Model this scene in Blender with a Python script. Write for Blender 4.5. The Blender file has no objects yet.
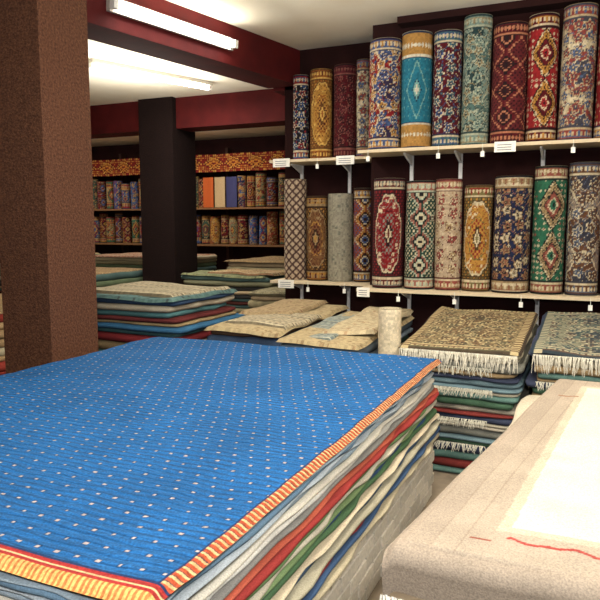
import bpy, math, numpy as np
from math import pi, sin, cos, radians
rng=np.random.RandomState(7)
scene=bpy.context.scene
try: scene.view_settings.view_transform='Standard'
except Exception as e: print(e)

def lin(c):
    c=np.asarray(c,float)/255.0
    return np.where(c<=.04045,c/12.92,((c+.055)/1.055)**2.4)
def hsh(i,j,s=0):
    v=np.sin(np.asarray(i)*127.1+np.asarray(j)*311.7+s*74.7)*43758.5453
    return v-np.floor(v)
def vn(x,y,s=0):
    x=np.asarray(x,float);y=np.asarray(y,float)
    i=np.floor(x);j=np.floor(y);f=x-i;g=y-j
    f=f*f*(3-2*f);g=g*g*(3-2*g)
    return (hsh(i,j,s)*(1-f)+hsh(i+1,j,s)*f)*(1-g)+(hsh(i,j+1,s)*(1-f)+hsh(i+1,j+1,s)*f)*g

class B:
    def __init__(s): s.V=[];s.F=[];s.C=[];s.S=[];s.n=0
    def add(s,V,F,C,smooth=True):
        V=np.asarray(V,float).reshape(-1,3);F=np.asarray(F,int).reshape(-1,4)
        C=np.asarray(C,float)
        if C.ndim==1: C=np.tile(C,(len(V),1))
        s.V.append(V);s.F.append(F+s.n);s.C.append(C.reshape(-1,3));s.S.append(np.full(len(F),smooth));s.n+=len(V)
    def grid(s,P,C,smooth=True,closed=False,flip=False):
        n,m=P.shape[:2]
        idx=np.arange(n*m).reshape(n,m)
        if closed: idx=np.concatenate([idx,idx[:,:1]],1)
        a=idx[:-1,:-1];b=idx[:-1,1:];c=idx[1:,1:];d=idx[1:,:-1]
        F=np.stack([a,b,c,d],-1).reshape(-1,4)
        if flip: F=F[:,::-1]
        C=np.asarray(C,float)
        if C.ndim==3: C=C.reshape(-1,3)
        s.add(P.reshape(-1,3),F,C,smooth)
    def box(s,x0,x1,y0,y1,z0,z1,C,smooth=False):
        V=[(x0,y0,z0),(x1,y0,z0),(x1,y1,z0),(x0,y1,z0),(x0,y0,z1),(x1,y0,z1),(x1,y1,z1),(x0,y1,z1)]
        s.hexa(V,C,smooth)
    def hexa(s,V,C,smooth=False):
        F=[(0,3,2,1),(4,5,6,7),(0,1,5,4),(1,2,6,5),(2,3,7,6),(3,0,4,7)]
        s.add(V,F,C,smooth)
    def obj(s,name,mat,parent=None):
        V=np.concatenate(s.V);F=np.concatenate(s.F);C=np.concatenate(s.C);S=np.concatenate(s.S)
        c=(V.min(0)+V.max(0))/2; c[2]=V[:,2].min()
        me=bpy.data.meshes.new(name)
        me.vertices.add(len(V));me.vertices.foreach_set('co',(V-c).ravel())
        me.loops.add(4*len(F));me.loops.foreach_set('vertex_index',F.ravel().astype(np.int32))
        me.polygons.add(len(F));me.polygons.foreach_set('loop_start',np.arange(0,4*len(F),4,dtype=np.int32))
        me.polygons.foreach_set('use_smooth',S)
        me.update(calc_edges=True)
        at=me.color_attributes.new('Col','FLOAT_COLOR','POINT')
        at.data.foreach_set('color',np.concatenate([C,np.ones((len(C),1))],1).ravel())
        me.materials.append(mat)
        o=bpy.data.objects.new(name,me);scene.collection.objects.link(o)
        o.location=c
        if parent: o.parent=parent
        return o

# ---------- materials
def mat_new(name):
    m=bpy.data.materials.new(name);m.use_nodes=True
    nt=m.node_tree;return m,nt,nt.nodes['Principled BSDF']
def add_bump(nt,bs,scale,strength,dist=.01,detail=4):
    tc=nt.nodes.new('ShaderNodeTexCoord');n=nt.nodes.new('ShaderNodeTexNoise')
    n.inputs['Scale'].default_value=scale;n.inputs['Detail'].default_value=detail
    b=nt.nodes.new('ShaderNodeBump');b.inputs['Strength'].default_value=strength;b.inputs['Distance'].default_value=dist
    nt.links.new(tc.outputs['Object'],n.inputs['Vector']);nt.links.new(n.outputs['Fac'],b.inputs['Height'])
    nt.links.new(b.outputs['Normal'],bs.inputs['Normal']);return tc,n
def attr_mat(name,rough=.95,nscale=220,lo=.72,hi=1.15,bump=.35,sheen=0.0,ribs=None):
    m,nt,bs=mat_new(name)
    a=nt.nodes.new('ShaderNodeAttribute');a.attribute_name='Col'
    tc,n=add_bump(nt,bs,nscale,bump,.004)
    mr=nt.nodes.new('ShaderNodeMapRange');mr.inputs[1].default_value=.3;mr.inputs[2].default_value=.7;mr.inputs[3].default_value=lo;mr.inputs[4].default_value=hi
    nt.links.new(n.outputs['Fac'],mr.inputs[0])
    v=nt.nodes.new('ShaderNodeVectorMath');v.operation='SCALE'
    nt.links.new(a.outputs['Color'],v.inputs[0]);nt.links.new(mr.outputs[0],v.inputs['Scale'])
    nt.links.new(v.outputs[0],bs.inputs['Base Color'])
    bs.inputs['Roughness'].default_value=rough
    bs.inputs['Specular IOR Level'].default_value=.2
    if ribs:
        w=nt.nodes.new('ShaderNodeTexWave');w.bands_direction='Y';w.inputs['Scale'].default_value=ribs;w.inputs['Distortion'].default_value=2.6;w.inputs['Detail'].default_value=2;w.inputs['Detail Scale'].default_value=.5
        nt.links.new(tc.outputs['Object'],w.inputs['Vector'])
        b2=nt.nodes.new('ShaderNodeBump');b2.inputs['Strength'].default_value=.9;b2.inputs['Distance'].default_value=.008
        nt.links.new(w.outputs['Fac'],b2.inputs['Height'])
        old=[x for x in nt.nodes if x.type=='BUMP' and x!=b2][0]
        nt.links.new(old.outputs['Normal'],b2.inputs['Normal']);nt.links.new(b2.outputs['Normal'],bs.inputs['Normal'])
    return m
def noise_mat(name,c1,c2,scale,rough=.9,bump=.3,bscale=None,dist=.01):
    m,nt,bs=mat_new(name)
    tc,n=add_bump(nt,bs,bscale or scale,bump,dist)
    n2=nt.nodes.new('ShaderNodeTexNoise');n2.inputs['Scale'].default_value=scale;n2.inputs['Detail'].default_value=6
    nt.links.new(tc.outputs['Object'],n2.inputs['Vector'])
    r=nt.nodes.new('ShaderNodeValToRGB');r.color_ramp.elements[0].position=.3;r.color_ramp.elements[1].position=.7
    r.color_ramp.elements[0].color=(*lin(c1),1);r.color_ramp.elements[1].color=(*lin(c2),1)
    nt.links.new(n2.outputs['Fac'],r.inputs[0]);nt.links.new(r.outputs[0],bs.inputs['Base Color'])
    bs.inputs['Roughness'].default_value=rough;bs.inputs['Specular IOR Level'].default_value=.2
    return m
WOOL=attr_mat('rug_wool')
WOOLR=attr_mat('rug_wool_ribbed',ribs=9,nscale=160,lo=.62,hi=1.25)
PAINT=attr_mat('painted_surface',rough=.6,nscale=40,lo=.93,hi=1.04,bump=.08)
BRICK=attr_mat('whitewashed_brick',rough=.8,nscale=60,lo=.85,hi=1.08,bump=.5)
WALL=noise_mat('wall_maroon',(32,12,12),(46,19,17),3,bump=.15,bscale=60)
BEAM=noise_mat('beam_maroon',(68,14,16),(86,20,20),4,rough=.75,bump=.15,bscale=40)
PIL=noise_mat('pillar_brown',(68,42,30),(114,75,54),70,bump=.9,bscale=90,dist=.02)
PILD=noise_mat('pillar_dark',(20,10,10),(31,16,14),40,bump=.5,bscale=60)
CEIL=noise_mat('ceiling_plaster',(238,228,206),(246,240,222),2,bump=.2,bscale=12)
FLOOR=noise_mat('floor_stone',(110,98,84),(146,132,114),6,rough=.6,bump=.2,bscale=30)
def emis(name,col,st):
    m,nt,bs=mat_new(name)
    bs.inputs['Base Color'].default_value=(*col,1);bs.inputs['Emission Color'].default_value=(*col,1);bs.inputs['Emission Strength'].default_value=st
    return m
TUBE=emis('fluorescent_glow',(1,.96,.86),28)

# ---------- room shell
def simple(name,x0,x1,y0,y1,z0,z1,m):
    b=B();b.box(x0,x1,y0,y1,z0,z1,(.5,.5,.5));return b.obj(name,m)
CZ=3.52
simple('floor',-13.2,2.7,-2.2,12.7,-.1,0,FLOOR)
simple('ceiling',-13.2,2.7,-2.2,12.7,CZ,CZ+.1,CEIL)
simple('wall_back_right',-2.0,2.6,6.14,6.8,0,CZ,WALL)
simple('wall_back_recess',-3.16,-2.0,6.66,6.8,0,CZ,WALL)
simple('wall_far',-13.0,2.6,12.5,12.6,0,CZ,WALL)
simple('wall_right',2.6,2.7,-2.1,12.6,0,CZ,WALL)
simple('wall_left',-13.1,-13.0,-2.1,12.6,0,CZ,WALL)
simple('wall_front',-13.0,2.6,-2.2,-2.1,0,CZ,WALL)
simple('pillar',-3.45,-3.05,3.05,3.47,0,CZ,PIL)
simple('pillar.001',-6.3,-5.7,8.2,8.8,0,CZ,PILD)
# beams
zb=3.155
b=B();e=lambda Y:-2.98-.20*(6.66-Y)
b.hexa([(e(-2)-.38,-2,zb),(e(-2),-2,zb),(e(6.66),6.66,zb),(e(6.66)-.38,6.66,zb),(e(-2)-.38,-2,CZ),(e(-2),-2,CZ),(e(6.66),6.66,CZ),(e(6.66)-.38,6.66,CZ)],(.1,.1,.1))
b.box(-4.0,-3.0,3.0,3.5,zb,CZ,(.1,.1,.1))
b.obj('ceiling_beam',BEAM)
simple('ceiling_beam.001',-13.0,2.6,8.3,8.7,3.08,CZ,BEAM)
simple('ceiling_beam.002',-3.3,-2.98,6.66,8.3,3.12,CZ,BEAM)
simple('wall_header',-1.72,2.6,5.98,6.14,3.46,CZ,WALL)

# fluorescent fixtures
def fluoro(p0,p1,w=.07,side=(0,0,1)):
    p0=np.array(p0);p1=np.array(p1)
    par=bpy.data.objects.new('fluorescent_lamp',None);scene.collection.objects.link(par)
    d=p1-p0;L=np.linalg.norm(d);d/=L
    nrm=np.array(side,float);nrm-=d*nrm.dot(d);nrm/=np.linalg.norm(nrm)
    t=np.cross(d,nrm)
    def bar(a,bv,hw,n0,n1,c):
        bb=B();V=[]
        for nn in (n0,n1):
            for (q,sg) in ((a,-1),(bv,-1),(bv,1),(a,1)):
                V.append(q+t*sg*hw+nrm*nn)
        bb.hexa(V,c);return bb
    bar(p0,p1,w*.75,0,.045,lin((200,195,185))).obj('housing',PAINT,None).parent=par
    bb=bar(p0-d*.005,p0+d*.04,w*.5,.045,.1,lin((235,235,230)));o=bb.obj('end_cap_1',PAINT);o.parent=par
    bb=bar(p1-d*.04,p1+d*.005,w*.5,.045,.1,lin((235,235,230)));o=bb.obj('end_cap_2',PAINT);o.parent=par
    bb=B();th=np.linspace(0,2*pi,13)[:-1];ts=np.linspace(.04,L-.04,6)
    P=np.array([[p0+d*q+nrm*.075+(t*cos(a)+nrm*sin(a))*.028 for a in th] for q in ts])
    bb.grid(P,(1,1,1),closed=True);o=bb.obj('tube',TUBE);o.parent=par
fluoro((e(4.17)+.002,4.17,3.33),(e(5.55)+.002,5.55,3.33),side=(1,-.2,-.1))
fluoro((-5.27,6.02,CZ-.002),(-4.69,7.62,CZ-.002),side=(0,0,-1))
fluoro((-10.5,10.2,CZ-.002),(-9.3,10.2,CZ-.002),side=(0,0,-1))
fluoro((-7.5,10.6,CZ-.002),(-6.3,10.6,CZ-.002),side=(0,0,-1))
fluoro((-.6,2.6,CZ-.002),(-.6,4.0,CZ-.002),side=(0,0,-1))  # unseen fixture, added overhead to light the rugs
fluoro((-1.2,.2,CZ-.002),(-1.2,1.6,CZ-.002),side=(0,0,-1))  # unseen fixture, added near the camera for frontal light
fluoro((1.6,1.6,CZ-.002),(1.6,3.0,CZ-.002),side=(0,0,-1))  # unseen fixture, added on the right to brighten the stack side
def area(name,loc,rot,sx,sy,en,col=(1,.935,.83)):
    l=bpy.data.lights.new(name,'AREA');l.shape='RECTANGLE';l.size=sx;l.size_y=sy;l.energy=en;l.color=col
    o=bpy.data.objects.new(name,l);o.location=loc;o.rotation_euler=rot;scene.collection.objects.link(o)
area('fill_light_main',(-.6,3.3,3.38),(0,0,0),.3,1.4,48)  # added overhead fill for the rugs, source out of view
area('fill_light_near',(-1.2,.9,3.38),(radians(25),0,0),.5,1.4,88)  # added frontal fill, tilted towards the roll fronts
area('fill_light_right',(1.6,2.3,3.38),(0,radians(35),0),.3,1.4,55)  # added fill aimed at the dim side of the carpet stack
area('lamp_light_left',(-4.95,6.8,3.38),(0,0,0),.3,1.5,60)
area('fill_light_far',(-7,10.6,3.38),(0,0,0),1.2,.3,55)  # area light added to make the far shelves visible
area('fill_light_far2',(-10,10.2,3.38),(0,0,0),1.2,.3,55)  # second area light added for the far shelves
area('lamp_light_beam',(-2.9,4.9,3.2),(0,radians(-40),0),.2,1.4,16)
area('ceiling_fill',(-.4,3.6,2.7),(pi,0,0),1.2,1.6,72)  # added upward fill without a fixture, brightens the ceiling
area('ceiling_fill_left',(-5.0,6.4,2.7),(pi,0,0),1.2,1.6,48)  # added upward fill for the left ceiling, no fixture here
area('camera_flash',(.1,-.15,2.0),(radians(86),0,radians(20)),.25,.2,62,(1,.98,.95))
w=bpy.data.worlds.new('world');scene.world=w;w.use_nodes=True
w.node_tree.nodes['Background'].inputs[0].default_value=(1,.92,.82,1);w.node_tree.nodes['Background'].inputs[1].default_value=.05

# ---------- rug patterns
def pattern(s,h,H,pal,style,seed=0,border=True,q=.0085,S=1.0):
    pal=np.array([lin(c) for c in pal]);F_,D_,L_,A_,G_=range(5)
    g=pal.mean(1,keepdims=True);pal=(pal*.98+g*.02)*.80+pal[0]*.06
    s=(np.floor(s/q)+.5)*q;h=(np.floor(h/q)+.5)*q
    bw=.115 if border else 0
    Hi=H-2*bw;hh=h-bw
    I=np.zeros(s.shape,int)
    if style=='med':
        n=max(1,round(Hi/.34));P=Hi/n;dh=np.abs(np.mod(hh,P)-P/2)
        d=np.abs(s)/.125+dh/(P*.5);d2=d+.06*np.sin(s*260)*np.cos(dh*260)
        I[:]=F_
        c=hsh(np.floor(s/.045),np.floor(hh/.045),seed);fx=np.mod(s,.045)-.0225;fy=np.mod(hh,.045)-.0225
        I[(np.abs(fx)+np.abs(fy)<.016)&(c>.35)]=L_;I[(np.abs(fx)+np.abs(fy)<.010)&(c>.6)]=A_
        I[d2<1.05]=D_;I[d2<.95]=L_;I[d2<.90]=G_;I[d2<.62]=D_;I[d2<.54]=A_;I[d2<.34]=L_;I[d2<.26]=F_;I[d2<.1]=D_
        k=(d2>.62)&(d2<.90)&(np.sin(s*230)*np.sin(dh*230)>.3);I[k]=D_
    elif style=='lat':
        p=.085;a=np.mod((s+h)/p,1);b_=np.mod((s-h)/p,1);m=np.minimum(np.minimum(a,1-a),np.minimum(b_,1-b_))
        I[:]=F_;I[m<.14]=D_;I[m>.38]=A_
    elif style in('flo','gar'):
        I[:]=F_
        if style=='gar':
            P=.42;dh=np.abs(np.mod(h+.1,P)-P/2);d=np.hypot(s/.17,dh/.19)+.07*np.cos(8*np.arctan2(dh,s));I[d<1]=D_;I[d<.9]=A_;I[d<.55]=F_;I[d<.5]=D_
            I[(d>.9)&(d<1)]=L_
        v=np.abs(np.sin(h*40+2.2*np.sin(s*32+seed)));I[v<.15]=G_
        v=np.abs(np.sin(s*38+2.4*np.sin(h*26+seed)));I[v<.10]=L_
        c=.10+.03*hsh(seed,1,1);ii=np.floor(s/c);jj=np.floor(h/c)
        cx=(ii+.3+.4*hsh(ii,jj,seed))*c-s;cy=(jj+.3+.4*hsh(ii,jj,seed+3))*c-h
        an=np.arctan2(cy,cx);r=np.hypot(cx,cy)/(1+.28*np.cos(5*an+seed))
        t=hsh(ii,jj,seed+9)
        I[r<.044]=D_;I[r<.037]=L_;I[(r<.029)]=A_;I[(r<.029)&(t>.5)]=G_;I[r<.015]=D_;I[r<.008]=L_
        cx=(ii+.8)*c-s;cy=(jj+.85)*c-h;r=np.abs(cx)+np.abs(cy);I[r<.018]=D_;I[r<.012]=A_
    elif style=='oval':
        dh=h-H/2;d=np.hypot(s/.13,dh/(Hi*.44))+.03*np.cos(12*np.arctan2(dh,s*2.4));I[:]=F_
        v=np.abs(np.sin(h*62+2*np.sin(s*60+seed)));I[v<.2]=G_;k=(v>.5)&(hsh(np.floor(s/.03),np.floor(h/.03),seed)>.8);I[k]=L_
        I[d>1.0]=D_;I[(d>1.0)&(d<1.06)]=L_;k=(d>1.1)&(np.sin(s*120)*np.sin(h*120)>.25);I[k]=A_;k=(d>1.1)&(np.sin(s*120)*np.sin(h*120)<-.5);I[k]=F_
        I[(d<.62)]=A_;I[d<.57]=F_;k=(d<.55)&(np.sin(s*170)*np.sin(h*120)>.2);I[k]=G_
        an=np.arctan2(dh,s);I[d<.3+.06*np.cos(8*an)]=D_;I[d<.2+.04*np.cos(8*an)]=L_;I[d<.1]=A_
    elif style=='geo':
        P=.21;dh=np.abs(np.mod(hh,P)-P/2);ds=np.abs(np.mod(s+.12,.24)-.12)
        st=np.floor(ds/.018)*.018
        d=st+dh;I[:]=F_;I[d<.118]=L_;I[d<.106]=A_;I[d<.075]=D_;I[d<.050]=L_;I[d<.038]=G_;I[d<.016]=D_
        k=(d>.125)&(np.sin(s*140)*np.sin(h*140)>.3);I[k]=G_
        k=(d>.075)&(d<.106)&(np.sin(s*220)>.3);I[k]=F_
    elif style=='plain':
        I[:]=F_;k=hsh(np.floor(s/.02),np.floor(h/.02),seed)>.9;I[k]=G_
    elif style=='kilim':
        z=np.mod(h,.16)/.16;t=np.abs(np.mod(s,.06)/.03-1)
        I[:]=F_;I[z<.12]=D_;I[(z>.12)&(z<.2)]=L_;I[(z>.3)&(z<.3+.25*t)]=A_;I[(z>.62)&(z<.7)]=G_;I[(z>.78)&(t>.5)&(z<.9)]=D_
    elif style=='pond':
        I[:]=F_;dh=np.abs(h-H/2);d=np.abs(s)/.1+dh/.26
        I[(d<1)&(d>.90)]=G_;I[d<.42]=D_;I[d<.36]=G_;I[d<.2]=L_
        k=(d>1.15)&(np.abs(np.mod(s,.05)-.025)+np.abs(np.mod(h,.08)-.04)<.009);I[k]=G_
    if border:
        d=np.minimum(h,H-h)
        wide=.2 if style=='pond' else (.085 if seed%3 else .13)
        k=d<wide+.03;I[k]=D_;k=d<wide+.018;I[k]=L_
        k=d<wide;I[k]=A_;tri=np.abs(np.mod(s,.066)/.033-1)
        I[(d<wide)&((d-.028)/(wide-.028)<tri)]=G_;I[(d<wide)&(np.abs((d-wide*.6)/.022)+np.abs(tri-.5)*2.4<1)]=L_
        I[d<.028]=A_;I[d<.020]=D_
        if style=='pond': I[(d<wide)&(I==G_)]=A_
    C=pal[I]
    C=C*(.78+.40*hsh(np.floor(s/q*.5),np.floor(h/q*.5),seed+5))[...,None]
    return C

def roll(b,x,y,z,R,H,pal,style,seed=0,nu=136,nv=130,border=True,back=None):
    th0=math.atan2(-y,-x)
    u=np.linspace(-pi,pi,nu);v=np.linspace(0,H,nv)
    U,Vv=np.meshgrid(u,v)
    rr=R*(.985-.03*(U+pi)/(2*pi)+.010*np.sin(Vv*9+seed)+.010*np.sin(U*3+seed))
    edge=np.minimum(Vv,H-Vv);rr=rr-.006*np.exp(-edge/.008)
    lx=.01*math.sin(seed*1.7);ly=.008*math.cos(seed*2.3)
    P=np.stack([x+rr*np.cos(th0+U)+lx*(Vv/H),y+rr*np.sin(th0+U)+ly*(Vv/H),z+Vv],-1)
    off=.035*math.sin(seed*5.3) if style!='pond' else 0
    C=pattern(U*R+off,Vv,H,pal,style,seed,border)
    b.grid(P,C)
    bk=lin(pal[2] if back is None else back)*.6
    for zz,fl in ((z+H,False),(z,True)):
        k=max(4,int(R/.02));rs=np.linspace(.965,.08,2*k)
        ring=np.array([[ (x+(lx if not fl else 0)+R*q*cos(a),y+(ly if not fl else 0)+R*q*sin(a),zz-(0 if i%2==0 else .008)*(1 if not fl else -1)) for a in u] for i,q in enumerate(rs)])
        cc=np.array([[bk*(1 if i%2==0 else .35)]*nu for i in range(2*k)])
        b.grid(ring,cc,flip=not fl)

N=(30,38,68);K=(28,22,26);CR=(206,192,160);RD=(132,30,34);DR=(84,18,26);GO=(178,130,58);TL=(36,112,136);GR=(42,94,72);GY=(120,132,122);TN=(160,134,96);PK=(166,100,86);BL=(52,84,130);WH=(214,206,184);OL=(104,98,60);BR=(92,56,32)
YR=5.95;YL=6.46;ZU=2.335;ZL=1.085
rolls=[
 (-1.816,YR,ZU,.148,.97,(RD,N,CR,BL,GO),'gar',1),(-1.521,YR,ZU,.138,1.0,(TL,N,WH,GO,(120,166,160)),'pond',2),
 (-1.254,YR,ZU,.124,.98,(DR,N,CR,(60,100,110),BL),'flo',4),(-1.006,YR,ZU,.120,1.08,((80,108,104),(34,56,60),(172,178,156),(120,140,130),(150,130,96)),'gar',5),
 (-.733,YR,ZU,.145,.98,((96,34,38),K,(180,120,90),DR,(50,20,26)),'geo',5),(-.463,YR,ZU,.121,1.02,((146,32,36),K,CR,DR,GO),'med',7),
 (-.203,YR,ZU,.133,1.06,(CR,N,(186,166,130),RD,BL),'gar',8),(.058,YR,ZU,.120,1.04,(RD,N,CR,GO,BL),'med',8),(.33,YR,ZU,.14,1.0,(N,K,CR,RD,GO),'oval',9),(.62,YR,ZU,.135,1.0,(GR,K,CR,RD,GO),'flo',10),
 (-2.878,YL,ZU,.084,.87,(K,N,CR,RD,BL),'flo',11),(-2.646,YL,ZU,.117,.90,(GO,BR,(210,170,90),(140,80,30),DR),'oval',13),
 (-2.383,YL,ZU,.120,.92,(DR,K,(130,80,70),(90,30,38),(66,24,30)),'flo',13),(-2.185,YL,ZU,.074,.96,(CR,N,TN,RD,BL),'flo',14),
 (-1.769,YR,ZL,.146,1.0,(RD,K,CR,DR,GY),'oval',16),(-1.469,YR,ZL,.138,.97,((36,66,56),K,(180,190,168),PK,CR),'geo',16),
 (-1.207,YR,ZL,.119,.98,((184,162,136),DR,CR,(146,60,56),TN),'flo',17),(-.958,YR,ZL,.124,.92,(GO,(60,44,30),CR,OL,RD),'oval',19),
 (-.668,YR,ZL,.158,.99,(N,K,TN,CR,(140,90,66)),'flo',19),(-.371,YR,ZL,.132,1.06,((44,100,76),K,CR,(140,70,60),TN),'med',20),
 (-.100,YR,ZL,.130,1.08,((140,124,110),(40,44,60),CR,BR,(80,96,120)),'gar',22),(.18,YR,ZL,.13,1.0,(RD,K,CR,N,GO),'med',22),(.47,YR,ZL,.14,1.0,(TL,K,CR,RD,GO),'oval',23),
 (-2.941,YL,ZL,.122,1.06,((182,160,136),(66,40,40),CR,(194,174,146),DR),'lat',24),(-2.686,YL,ZL,.116,.88,((120,84,52),(52,34,26),TN,GO,DR),'oval',25),
 (-2.429,YL,ZL,.132,.9,((156,150,132),(124,120,106),(172,166,148),(146,140,124),(122,122,110)),'plain',26),(-2.182,YL,ZL,.098,.95,((140,66,44),K,CR,GO,BL),'geo',28)]
for r in rolls:
    b=B();roll(b,*r[:5],r[5],r[6],r[7],border=(r[6] not in('plain','lat')));b.obj('rolled_rug',WOOL)

# ---------- shelves
cw=lin((210,192,162))
def shelf(x0,x1,y0,y1,zt,bx,labels,tags):
    b=B();b.box(x0,x1,y0,y1,zt-.028,zt-.001,cw)
    for X in bx:
        b.box(X-.016,X+.016,y1-.02,y1,zt-.38,zt-.03,lin((240,240,240)))
        b.hexa([(X-.009,y1-.28,zt-.045),(X+.009,y1-.28,zt-.045),(X+.009,y1-.02,zt-.12),(X-.009,y1-.02,zt-.12),(X-.009,y1-.28,zt-.03),(X+.009,y1-.28,zt-.03),(X+.009,y1-.02,zt-.03),(X-.009,y1-.02,zt-.03)],lin((240,240,240)))
    for X,wd in labels:
        b.box(X-wd/2,X+wd/2,y0-.008,y0-.001,zt-.075,zt+.01,lin((240,238,230)))
        for k in range(3): b.box(X-wd*.36,X+wd*.3,y0-.0095,y0-.008,zt-.02-.02*k,zt-.014-.02*k,lin((120,120,130)))
    for X in tags:
        b.box(X-.002,X+.002,y0-.004,y0-.001,zt-.06,zt-.0,lin((220,220,210)))
        b.box(X-.016,X+.016,y0-.006,y0-.002,zt-.105,zt-.06,lin((240,238,230)))
    b.obj('wall_shelf',PAINT)
BX=[-1.6,-1.15,-.45,.3,1.0]
shelf(-2.0,1.3,5.74,6.138,ZU,BX,[(-.72,.17)],[-1.9,-1.27,-.2,-.9])
shelf(-2.0,1.3,5.74,6.138,ZL,BX,[(-1.93,.12)],[-1.6,-1.1,-.55,-.02])
shelf(-3.14,-2.02,6.24,6.658,ZU,[-2.95,-2.4],[(-3.0,.19),(-2.3,.19)],[-2.6])
shelf(-3.14,-2.02,6.24,6.658,ZL,[-2.95,-2.4],[(-2.95,.18)],[-2.7,-2.3])

# ---------- piles
def slab(b,x0,x1,y0,y1,z0,h,col,seed,wob=.012,tilt=0,sag=.0,n=22,rc=.04):
    pts=[]
    xs=np.linspace(0,1,n)
    for (a,c) in (((x0,y0),(x1,y0)),((x1,y0),(x1,y1)),((x1,y1),(x0,y1)),((x0,y1),(x0,y0))):
        for q in xs[:-1]: pts.append((a[0]+(c[0]-a[0])*q,a[1]+(c[1]-a[1])*q))
    p=np.array(pts);cx,cy=(x0+x1)/2,(y0+y1)/2
    dx=p[:,0]-cx;dy=p[:,1]-cy;hx,hy=(x1-x0)/2,(y1-y0)/2
    ox=np.clip(np.abs(dx)-(hx-rc),0,None);oy=np.clip(np.abs(dy)-(hy-rc),0,None);l=np.maximum(np.hypot(ox,oy),1e-6);k=np.minimum(1,rc/l)
    dx=np.sign(dx)*(np.minimum(np.abs(dx),hx-rc)+ox*k);dy=np.sign(dy)*(np.minimum(np.abs(dy),hy-rc)+oy*k)
    per=np.arange(len(p))
    w_=(vn(per*.35,seed*3.1,1)-.5)*2*wob
    zw=(vn(per*.22,seed*.35,2)-.5)*.012
    rows=[];
    for ins,zz,sc in ((.02,0,1),(.004,.2,1),(0,.5,1),(.004,.8,1),(.02,1,1),(.3,1,1),(1,1,0)):
        if sc: 
            X=cx+dx*(1-(ins-w_)/hx);Y=cy+dy*(1-(ins-w_)/hy)
        else: X=np.full(len(p),cx);Y=np.full(len(p),cy)
        Z=z0+h*zz+(zw if sc else 0)-sag*(np.hypot((X-cx)/hx,(Y-cy)/hy)**4)
        Z=Z*(1+tilt*(Y-y0))
        rows.append(np.stack([X,Y,Z],-1))
    P=np.array(rows);C=np.ones(P.shape)*np.asarray(col)
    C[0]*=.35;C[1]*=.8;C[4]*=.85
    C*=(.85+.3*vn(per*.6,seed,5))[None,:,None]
    b.grid(P,C,closed=True)
def fringe(b,p0,p1,L,out,col,seed,dens=170):
    p0=np.array(p0,float);p1=np.array(p1,float);n=int(np.linalg.norm(p1-p0)*dens);out=np.array(out,float)
    d=(p1-p0)/np.linalg.norm(p1-p0);r=np.random.RandomState(seed)
    for i in range(n):
        q=p0+(p1-p0)*(i+r.rand()*.6)/n;ll=L*(.6+.6*r.rand());sw=(r.rand()-.5)*.05;w=.0026
        P=[]
        for t in np.linspace(0,1,4):
            c=q+out*(.012+.02*math.sin(t*1.6)+.006*r.rand())+d*sw*t+np.array([0,0,-ll*t*t*.3-ll*t*.7])
            ww=w*(1-.4*t);P.append([c-d*ww,c+out*.002,c+d*ww])
        b.grid(np.array(P),lin(col)*(.8+.25*r.rand()))
def topgrid(b,cor,z,pal,style,seed,n=160,m=160,amp=.006,drop=.02,tilt=0,border=True,q=.012):
    A,Bc,Cc,D=[np.array(c,float) for c in cor]
    u=np.linspace(0,1,m);v=np.linspace(0,1,n);U,V=np.meshgrid(u,v)
    XY=(A*(1-U)[...,None]+Bc*U[...,None])*(1-V)[...,None]+(D*(1-U)[...,None]+Cc*U[...,None])*V[...,None]
    W=np.linalg.norm(Bc-A);Hh=np.linalg.norm(D-A)
    dd=np.minimum(np.minimum(U,1-U)*W,np.minimum(V,1-V)*Hh)
    Z=z+amp*.8+amp*(vn(XY[...,0]*4,XY[...,1]*4,seed)-.5)*2-drop*np.exp(-(dd/.016)**2)
    Z=Z*(1+tilt*(XY[...,1]-A[1]))
    P=np.concatenate([XY,Z[...,None]],-1)
    C=pattern((U-.5)*W,V*Hh,Hh,pal,style,seed,border,q)
    if border:
        sd=np.minimum(U,1-U)*W;k=sd<.07;C[k]=C[k]*.0+lin(pal[3])*.8;k2=k&(np.mod(V*Hh,.05)<.025)&(sd>.02);C[k2]=lin(pal[2])*.8;C[sd<.02]=lin(pal[1])
    b.grid(P,C)
CP=[(150,150,140),(98,110,120),(58,74,98),(180,168,140),(120,44,44),(70,96,80),(196,188,170),(90,70,56),(140,120,90),(50,52,60),(110,130,140),(160,92,70)]
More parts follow.
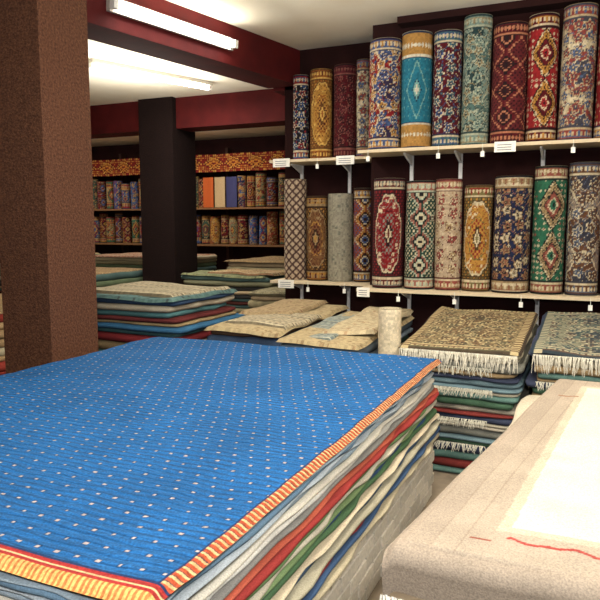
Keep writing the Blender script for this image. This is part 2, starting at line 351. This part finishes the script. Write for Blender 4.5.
def pile(x0,x1,y0,y1,ztop,n,seed,top,style,tilt=0,cols=CP,z0=0.0,jit=.03,frs=(),name='rug_stack',border=True,fr_len=.1,amp=.006,tops=None):
    r=np.random.RandomState(seed);b=B();th=.5+r.rand(n);th=th/th.sum()*(ztop-z0-.012);z=z0
    for i in range(n):
        j=(r.rand(4)-.5)*2*jit
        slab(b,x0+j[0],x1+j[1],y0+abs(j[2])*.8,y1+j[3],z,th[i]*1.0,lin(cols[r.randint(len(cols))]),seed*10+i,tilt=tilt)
        if i in frs: fringe(b,(x0+.03,y0+.0,(z+th[i]*.6)),(x1-.03-.4*r.rand()*(x1-x0)*.6,y0+.0,(z+th[i]*.6)),fr_len*.5,(0,-1,0),(206,202,184),seed+i)
        z+=th[i]
    if tops:
        zz=ztop
        for (a0,a1,c0,c1,tw,tp,ts) in tops:
            X0=x0+(x1-x0)*a0;X1=x0+(x1-x0)*a1;Y0=y0+(y1-y0)*c0;Y1=y0+(y1-y0)*c1
            topgrid(b,[(X0,Y0+tw),(X1,Y0-tw),(X1+tw,Y1-tw),(X0+tw,Y1+tw)],zz,tp,ts,seed+int(zz*1000),tilt=tilt,border=border,amp=amp,drop=.028);zz+=.026
    else:
        topgrid(b,[(x0-.01,y0-.012),(x1+.01,y0-.012),(x1+.01,y1),(x0-.01,y1)],ztop,top,style,seed,tilt=tilt,border=border,amp=amp)
    if frs: fringe(b,(x0+.01,y0-.012,ztop-.004),(x1-.01,y0-.012,ztop-.004),fr_len,(0,-1,0),(222,216,198),seed+99,dens=200)
    return b.obj(name,WOOL)
FC=[(84,114,134),(96,128,120),(186,178,156),(62,82,110),(164,140,104),(74,104,82),(166,158,142),(120,50,46),(110,134,142),(196,186,158),(56,62,82),(130,130,120)]
pile(-1.19,-.41,4.32,5.62,.84,22,31,((134,116,84),(64,54,44),(190,172,130),(110,84,58),(96,92,70)),'gar',tilt=.11,frs=(4,9,15,19),cols=FC,fr_len=.10,amp=.014)
pile(-.34,.42,4.34,5.62,.86,22,32,((130,130,110),(40,54,66),(180,170,140),(80,96,90),(90,70,60)),'gar',tilt=.10,frs=(3,8,12,17),cols=FC,fr_len=.10,amp=.014)
pile(.52,1.3,4.3,5.6,.84,18,33,(RD,N,CR,GO,BL),'med',tilt=.1,frs=(4,11),cols=FC,amp=.014)
cream=((182,164,126),(130,106,76),(200,184,146),(160,138,102),(156,132,98))
grey=((150,156,146),(110,120,116),(190,186,166),(120,136,140),(130,140,136))
pile(-2.12,-1.50,4.32,5.9,.80,12,34,cream,'plain',tilt=.03,border=False,amp=.02,tops=[(-.02,1.02,0,1,.0,cream,'plain'),(.0,.62,.08,.8,.02,grey,'kilim'),(.35,1.04,.2,1.0,-.03,((196,180,146),(150,126,92),CR,(170,150,112),(170,142,110)),'plain')])
pile(-2.86,-2.20,4.5,6.1,.83,12,35,cream,'plain',tilt=.02,border=False,jit=.04,amp=.02,tops=[(-.02,1.02,0,1,.0,cream,'plain'),(.1,1.0,.1,.55,.03,((186,174,146),(120,110,90),CR,(140,130,110),(150,126,92)),'kilim'),(-.05,.7,.4,1.0,-.03,((170,148,112),(150,126,92),CR,(170,150,112),(140,110,84)),'plain')])
# stack beside pillar
pile(-4.25,-3.02,4.3,5.35,1.07,20,36,((120,132,120),(60,70,76),(170,166,146),(120,130,120),(90,100,96)),'kilim',jit=.07,cols=[(56,104,142),(120,40,44),(150,150,140),(56,78,108),(180,170,150),(56,62,70),(80,122,126),(104,48,48),(72,108,98),(150,130,96)],border=False,amp=.014,
  tops=[(0,1,0,1,0,((90,120,118),(50,60,66),CR,(80,100,100),(70,80,80)),'plain'),(.1,.95,.1,.95,.03,((174,164,138),(110,100,80),CR,(150,134,104),(130,110,84)),'kilim')])
pile(-5.7,-4.5,3.9,5.5,.95,14,37,(TN,K,CR,RD,GO),'plain',cols=[(150,60,50),(180,150,110),(60,60,70),(190,180,150)],border=False)
GC=[(96,110,84),(80,104,102),(150,140,110),(60,60,60),(70,90,76),(170,150,120),(90,50,46),(120,120,96),(190,176,146)]
pile(-5.0,-3.75,7.3,8.25,1.02,22,38,((130,124,92),(80,80,66),(160,152,120),(130,124,96),(110,110,86)),'kilim',jit=.09,border=False,cols=GC,amp=.02,
  tops=[(0,1,0,1,0,((120,124,92),(80,80,66),CR,(110,110,84),(90,90,70)),'plain'),(.25,1.08,.1,.9,.05,((176,152,110),(120,90,66),CR,(150,110,80),(130,90,66)),'kilim')])
pile(-3.66,-3.2,6.72,8.1,.9,14,43,((150,140,110),(90,80,66),(160,152,120),(130,124,96),(110,110,86)),'flo',jit=.03,border=False,cols=GC)
tn2=((176,146,102),(120,96,70),(190,166,122),(150,120,86),(140,106,80))
pile(-7.8,-6.5,7.2,8.6,.98,12,39,tn2,'kilim',jit=.08,border=False,cols=GC)
pile(-5.5,-4.2,9.3,11,1.1,14,40,tn2,'flo',jit=.08,border=False,cols=GC)
pile(-8.6,-6.7,9.5,11,1.12,14,41,((150,100,76),(90,50,46),CR,(150,120,86),(140,106,80)),'flo',jit=.08,border=False,cols=GC)
pile(-10.8,-9.2,9.2,10.6,1.12,14,42,tn2,'kilim',jit=.08,border=False,cols=GC)
b=B();cr=(236,220,188);roll(b,-1.345,4.62,0,.085,1.06,(cr,cr,cr,cr,(226,210,176)),'plain',50,border=False);b.obj('cream_carpet_roll',WOOL)

# ---------- blue carpet stack on brick platform
b=B();core=lin((104,94,82))
X0,X1,Y0,Y1=-2.9,-.86,1.14,3.96
b.box(X0+.012,X1-.018,Y0+.012,Y1-.012,0,.345,core)
r=np.random.RandomState(3);bl=.215
def bk(x0,x1,y0,y1,z0,z1):
    c=lin((220,212,196))*(.78+.32*r.rand());b.box(x0,x1,y0,y1,z0,z1,c)
for row in range(5):
    z0=.001+row*.07;z1=z0+.058;off=(row%2)*bl/2
    y=Y0-off
    while y<Y1:
        a=max(y,Y0);c=min(y+bl-.016,Y1)
        if c-a>.03:
            j=r.rand()*.005;bk(X1-.1,X1+.005-j,a,c,z0,z1);bk(X0+j,X0+.1,a,c,z0,z1)
        y+=bl
    x=X0-off
    while x<X1:
        a=max(x,X0+.1);c=min(x+bl-.016,X1-.1)
        if c-a>.03:
            j=r.rand()*.004;bk(a,c,Y0+j,Y0+.1,z0,z1);bk(a,c,Y1-.1,Y1-j,z0,z1)
        x+=bl
b.obj('brick_platform',BRICK)

b=B();seq=[(70,60,60),(200,188,158),(40,50,80),(62,86,120),(134,50,52),(176,170,148),(66,86,112),(204,190,164),(84,116,82),(50,74,110),(122,146,102),(204,196,176),(120,150,102),(156,58,54),(184,92,72),(144,142,138),(212,210,202),(228,222,206),(156,172,184),(190,200,206),(116,146,170),(164,182,194)]
r=np.random.RandomState(12);th=.6+r.rand(len(seq));th=th/th.sum()*.446;z=.357
for i,c in enumerate(seq):
    j=(r.rand(4)-.5)*.035;fl=.05*(1-i/len(seq))
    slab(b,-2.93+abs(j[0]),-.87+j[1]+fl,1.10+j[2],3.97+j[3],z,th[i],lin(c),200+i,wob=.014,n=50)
    z+=th[i]
b.obj('carpet_stack',WOOL)
# blue top rug
nx,ny=740,1000;x0,x1,y0,y1=-2.94,-.83,1.08,3.99
U,V=np.meshgrid(np.linspace(0,1,nx),np.linspace(0,1,ny));X=x0+(x1-x0)*U;Y=y0+(y1-y0)*V
W=x1-x0;Hh=y1-y0
wob=.012*(vn(Y*3,0*Y,5)-.5)
dx=np.minimum(U,1-U)*W;dy=np.minimum(V,1-V)*Hh;dd=np.minimum(dx,dy)
Z=.850+.012*(vn(X*2.5,Y*3.5,3)-.5)+.006*(vn(X*7,Y*16,8)-.5)-.022*np.exp(-(dd/.016)**2)
sp=.064;row=np.floor(Y/sp);xx=np.mod(X+np.mod(row,2)*sp*.5+.006*np.sin(Y*7),sp)-sp/2;yy=np.mod(Y+.004*np.sin(X*9),sp)-sp/2
base=np.ones(X.shape+(3,))*lin((30,88,144))
base*=(.74+.30*vn(X*5,Y*5,4)+.38*vn(X*70,Y*240,6))[...,None]
stripe=(np.mod(Y+.006*np.sin(X*11)+.004*np.sin(X*29),.032)<.007);base[stripe]*=.66
rx=.0052*(.7+.6*hsh(np.floor((X+np.mod(row,2)*sp*.5)/sp),row,2))
dot=(np.abs(xx)<rx)&(np.abs(yy)<.0052)
base[dot]=lin((172,158,156))
halo=(np.abs(xx)<rx+.004)&(np.abs(yy)<.008)&~dot;base[halo]*=.6
sx=(1-U)*W
def rope(d,along,wd):
    ph=np.mod(along/.026+d/wd*.5,1)
    c=np.ones(d.shape+(3,))*lin((172,78,50))
    c[ph<.38]=lin((196,166,118));c[(ph>.38)&(ph<.5)]=lin((84,60,66))
    return c
m=sx<.026;rc=rope(sx,Y,.026);base[m]=rc[m];m=(sx>.026)&(sx<.034);base[m]=lin((34,50,84))
sl=U*W;m=sl<.026;rc=rope(sl,Y,.026);base[m]=rc[m]
sy=(1-V)*Hh;m=sy<.02;base[m]=lin((60,100,150))
sf=V*Hh;m=sf<.034;rc2=np.where((np.mod(X,.016)<.008)[...,None],lin((206,172,104)),lin((180,110,62)));base[m]=rc2[m]
m=(sf>.034)&(sf<.066);base[m]=lin((150,46,44));m=(sf>.044)&(sf<.051);base[m]=lin((206,180,136));m=(sf>.066)&(sf<.074);base[m]=lin((34,50,84))
b=B();b.grid(np.stack([X+wob,Y,Z],-1),base);b.obj('blue_carpet',WOOLR)

# ---------- right foreground pale rug over stack
b=B();r=np.random.RandomState(5);n=14;z=0
cols=[(70,84,90),(150,140,120),(60,70,60),(186,176,156),(50,56,66),(110,110,100)]
for i in range(n):
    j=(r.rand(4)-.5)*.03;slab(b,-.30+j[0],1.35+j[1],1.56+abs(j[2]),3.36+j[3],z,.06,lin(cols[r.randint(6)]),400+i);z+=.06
b.obj('rug_stack',WOOL)
A=np.array([-.435,1.49]);Bc=np.array([1.5,1.46]);Cc=np.array([1.7,3.46]);D=np.array([-.165,3.47])
m_=460;nt_=560
u=np.linspace(0,1,m_);W=1.9;L=2.0
sarr=np.linspace(-.145,L,nt_)
U,S=np.meshgrid(u,sarr)
R=.038
v=np.clip(S/L,0,1)
XY=(A*(1-U)[...,None]+Bc*U[...,None])*(1-v)[...,None]+(D*(1-U)[...,None]+Cc*U[...,None])*v[...,None]
ang=np.clip(-S/R,0,pi*.62);rest=np.clip(-S-R*pi*.62,0,None)
XY[...,1]-=R*np.sin(ang)-rest*math.sin(.2)*1.0
Z=.90+.012*(vn(XY[...,0]*3,XY[...,1]*3,9)-.5)-R*(1-np.cos(ang))-rest*.95+.008*np.sin(XY[...,0]*7)*(S<0)
sd=U*W;Z-=.03*np.exp(-(sd/.018)**2)
px=XY[...,0];py=np.where(S<0,1.45+S,XY[...,1])
C=np.ones(U.shape+(3,))*lin((150,137,122))
band=(S>.0)&(sd>.10);C[band]=lin((158,145,129))
k=(np.mod(sd-.1,.06)<.004)&(S>0)&(sd<.2);C[k]=lin((144,130,114))
wl=.255-.08*v
k=(sd>wl-.03)&(S>.145)&(S<L-.11);C[k]=lin((176,163,144))
white=(sd>wl)&(S>.175)&(S<L-.14);C[white]=lin((198,192,174))
tr=np.abs(np.mod(sd,.13)/.065-1)
wv=.095+.016*tr+.004*np.sin(sd*80)
line=(np.abs(S-wv)<.006)&(sd>.25);C[line]=lin((150,60,54))
line=(np.abs(S-.085)<.004)&(sd>.17)&(sd<.22);C[line]=lin((134,70,56))
line=(np.abs(S-1.62-.25*sd-.006*np.sin(sd*90))<.007)&(sd>.09)&(sd<.17);C[line]=lin((134,88,60))
C*=(.86+.18*vn(px*12,py*12,3)+.12*vn(px*150,py*150,4))[...,None]
b=B();b.grid(np.stack([XY[...,0],XY[...,1],Z],-1),C)
zf=Z[0];k0=np.array([XY[0,0,0],XY[0,0,1],zf[5]]);k1=np.array([XY[0,-1,0],XY[0,-1,1],zf[-5]])
fringe(b,k0,k1,.09,(0,-1,0),(232,230,220),7,dens=190)
b.obj('beige_rug',WOOL)

# ---------- far display
b=B();r=np.random.RandomState(21);pals=[(RD,N,TN,GO,BL),(DR,K,TN,RD,GO),(GO,BR,TN,RD,DR),((110,30,30),K,TN,BL,BR),(GR,K,TN,RD,GO),((150,130,96),DR,GO,RD,GR),(BL,N,TN,GO,RD),((50,80,66),K,TN,GO,RD)]
st=['med','flo','oval','geo','gar']
for z,hh in ((1.28,.68),(2.04,.66)):
    x=-12.6
    while x<-4.6:
        R=.09+.03*r.rand()
        if not(-7.6<x<-6.75 and z>2): roll(b,x,12.1+.03*r.rand(),z,R,hh*(.85+.2*r.rand()),pals[r.randint(8)],st[r.randint(5)],r.randint(99),nu=34,nv=44,border=bool(r.rand()>.5))
        x+=2*R+.02
b.obj('rolled_rug_display',WOOL)
b=B()
for z in (1.28,2.04): b.box(-12.8,-4.4,11.85,12.49,z-.035,z-.002,lin((120,84,54)))
for x in np.arange(-12.8,-4.3,1.4): b.box(x-.03,x+.03,12.3,12.49,0,3.3,lin((60,36,28)))
b.obj('display_rack',PAINT)
b=B()
for k,(x0,x1) in enumerate(((-12.4,-9.0),(-8.6,-4.6))):
    U,V=np.meshgrid(np.linspace(0,x1-x0,300),np.linspace(0,.36,40))
    C=pattern(V-.18,np.mod(U,.5),.5,((124,34,28),DR,(210,160,72),(196,120,40),(190,130,50)),'med',3,False,.02)
    P=np.stack([x0+U,12.0+.03*np.sin(U*6),2.78+V],-1);b.grid(P,C)
o=b.obj('hanging_rug',WOOL)
b=B()
for i,c in enumerate(((180,86,40),(176,150,112),(60,60,96))):
    U,V=np.meshgrid(np.linspace(0,.26,8),np.linspace(0,.62,16));b.grid(np.stack([-7.6+i*.28+U,12.0+.02*np.sin(U*20),2.05+V],-1),lin(c))
b.obj('folded_rug_display',WOOL)

# ---------- camera
cd=bpy.data.cameras.new('camera');cam=bpy.data.objects.new('camera',cd);scene.collection.objects.link(cam)
cam.location=(0,0,1.65);cam.rotation_euler=(radians(90-6.35),0,radians(24.1))
cd.sensor_width=36;cd.lens=39.6;cd.clip_start=.05
scene.camera=cam
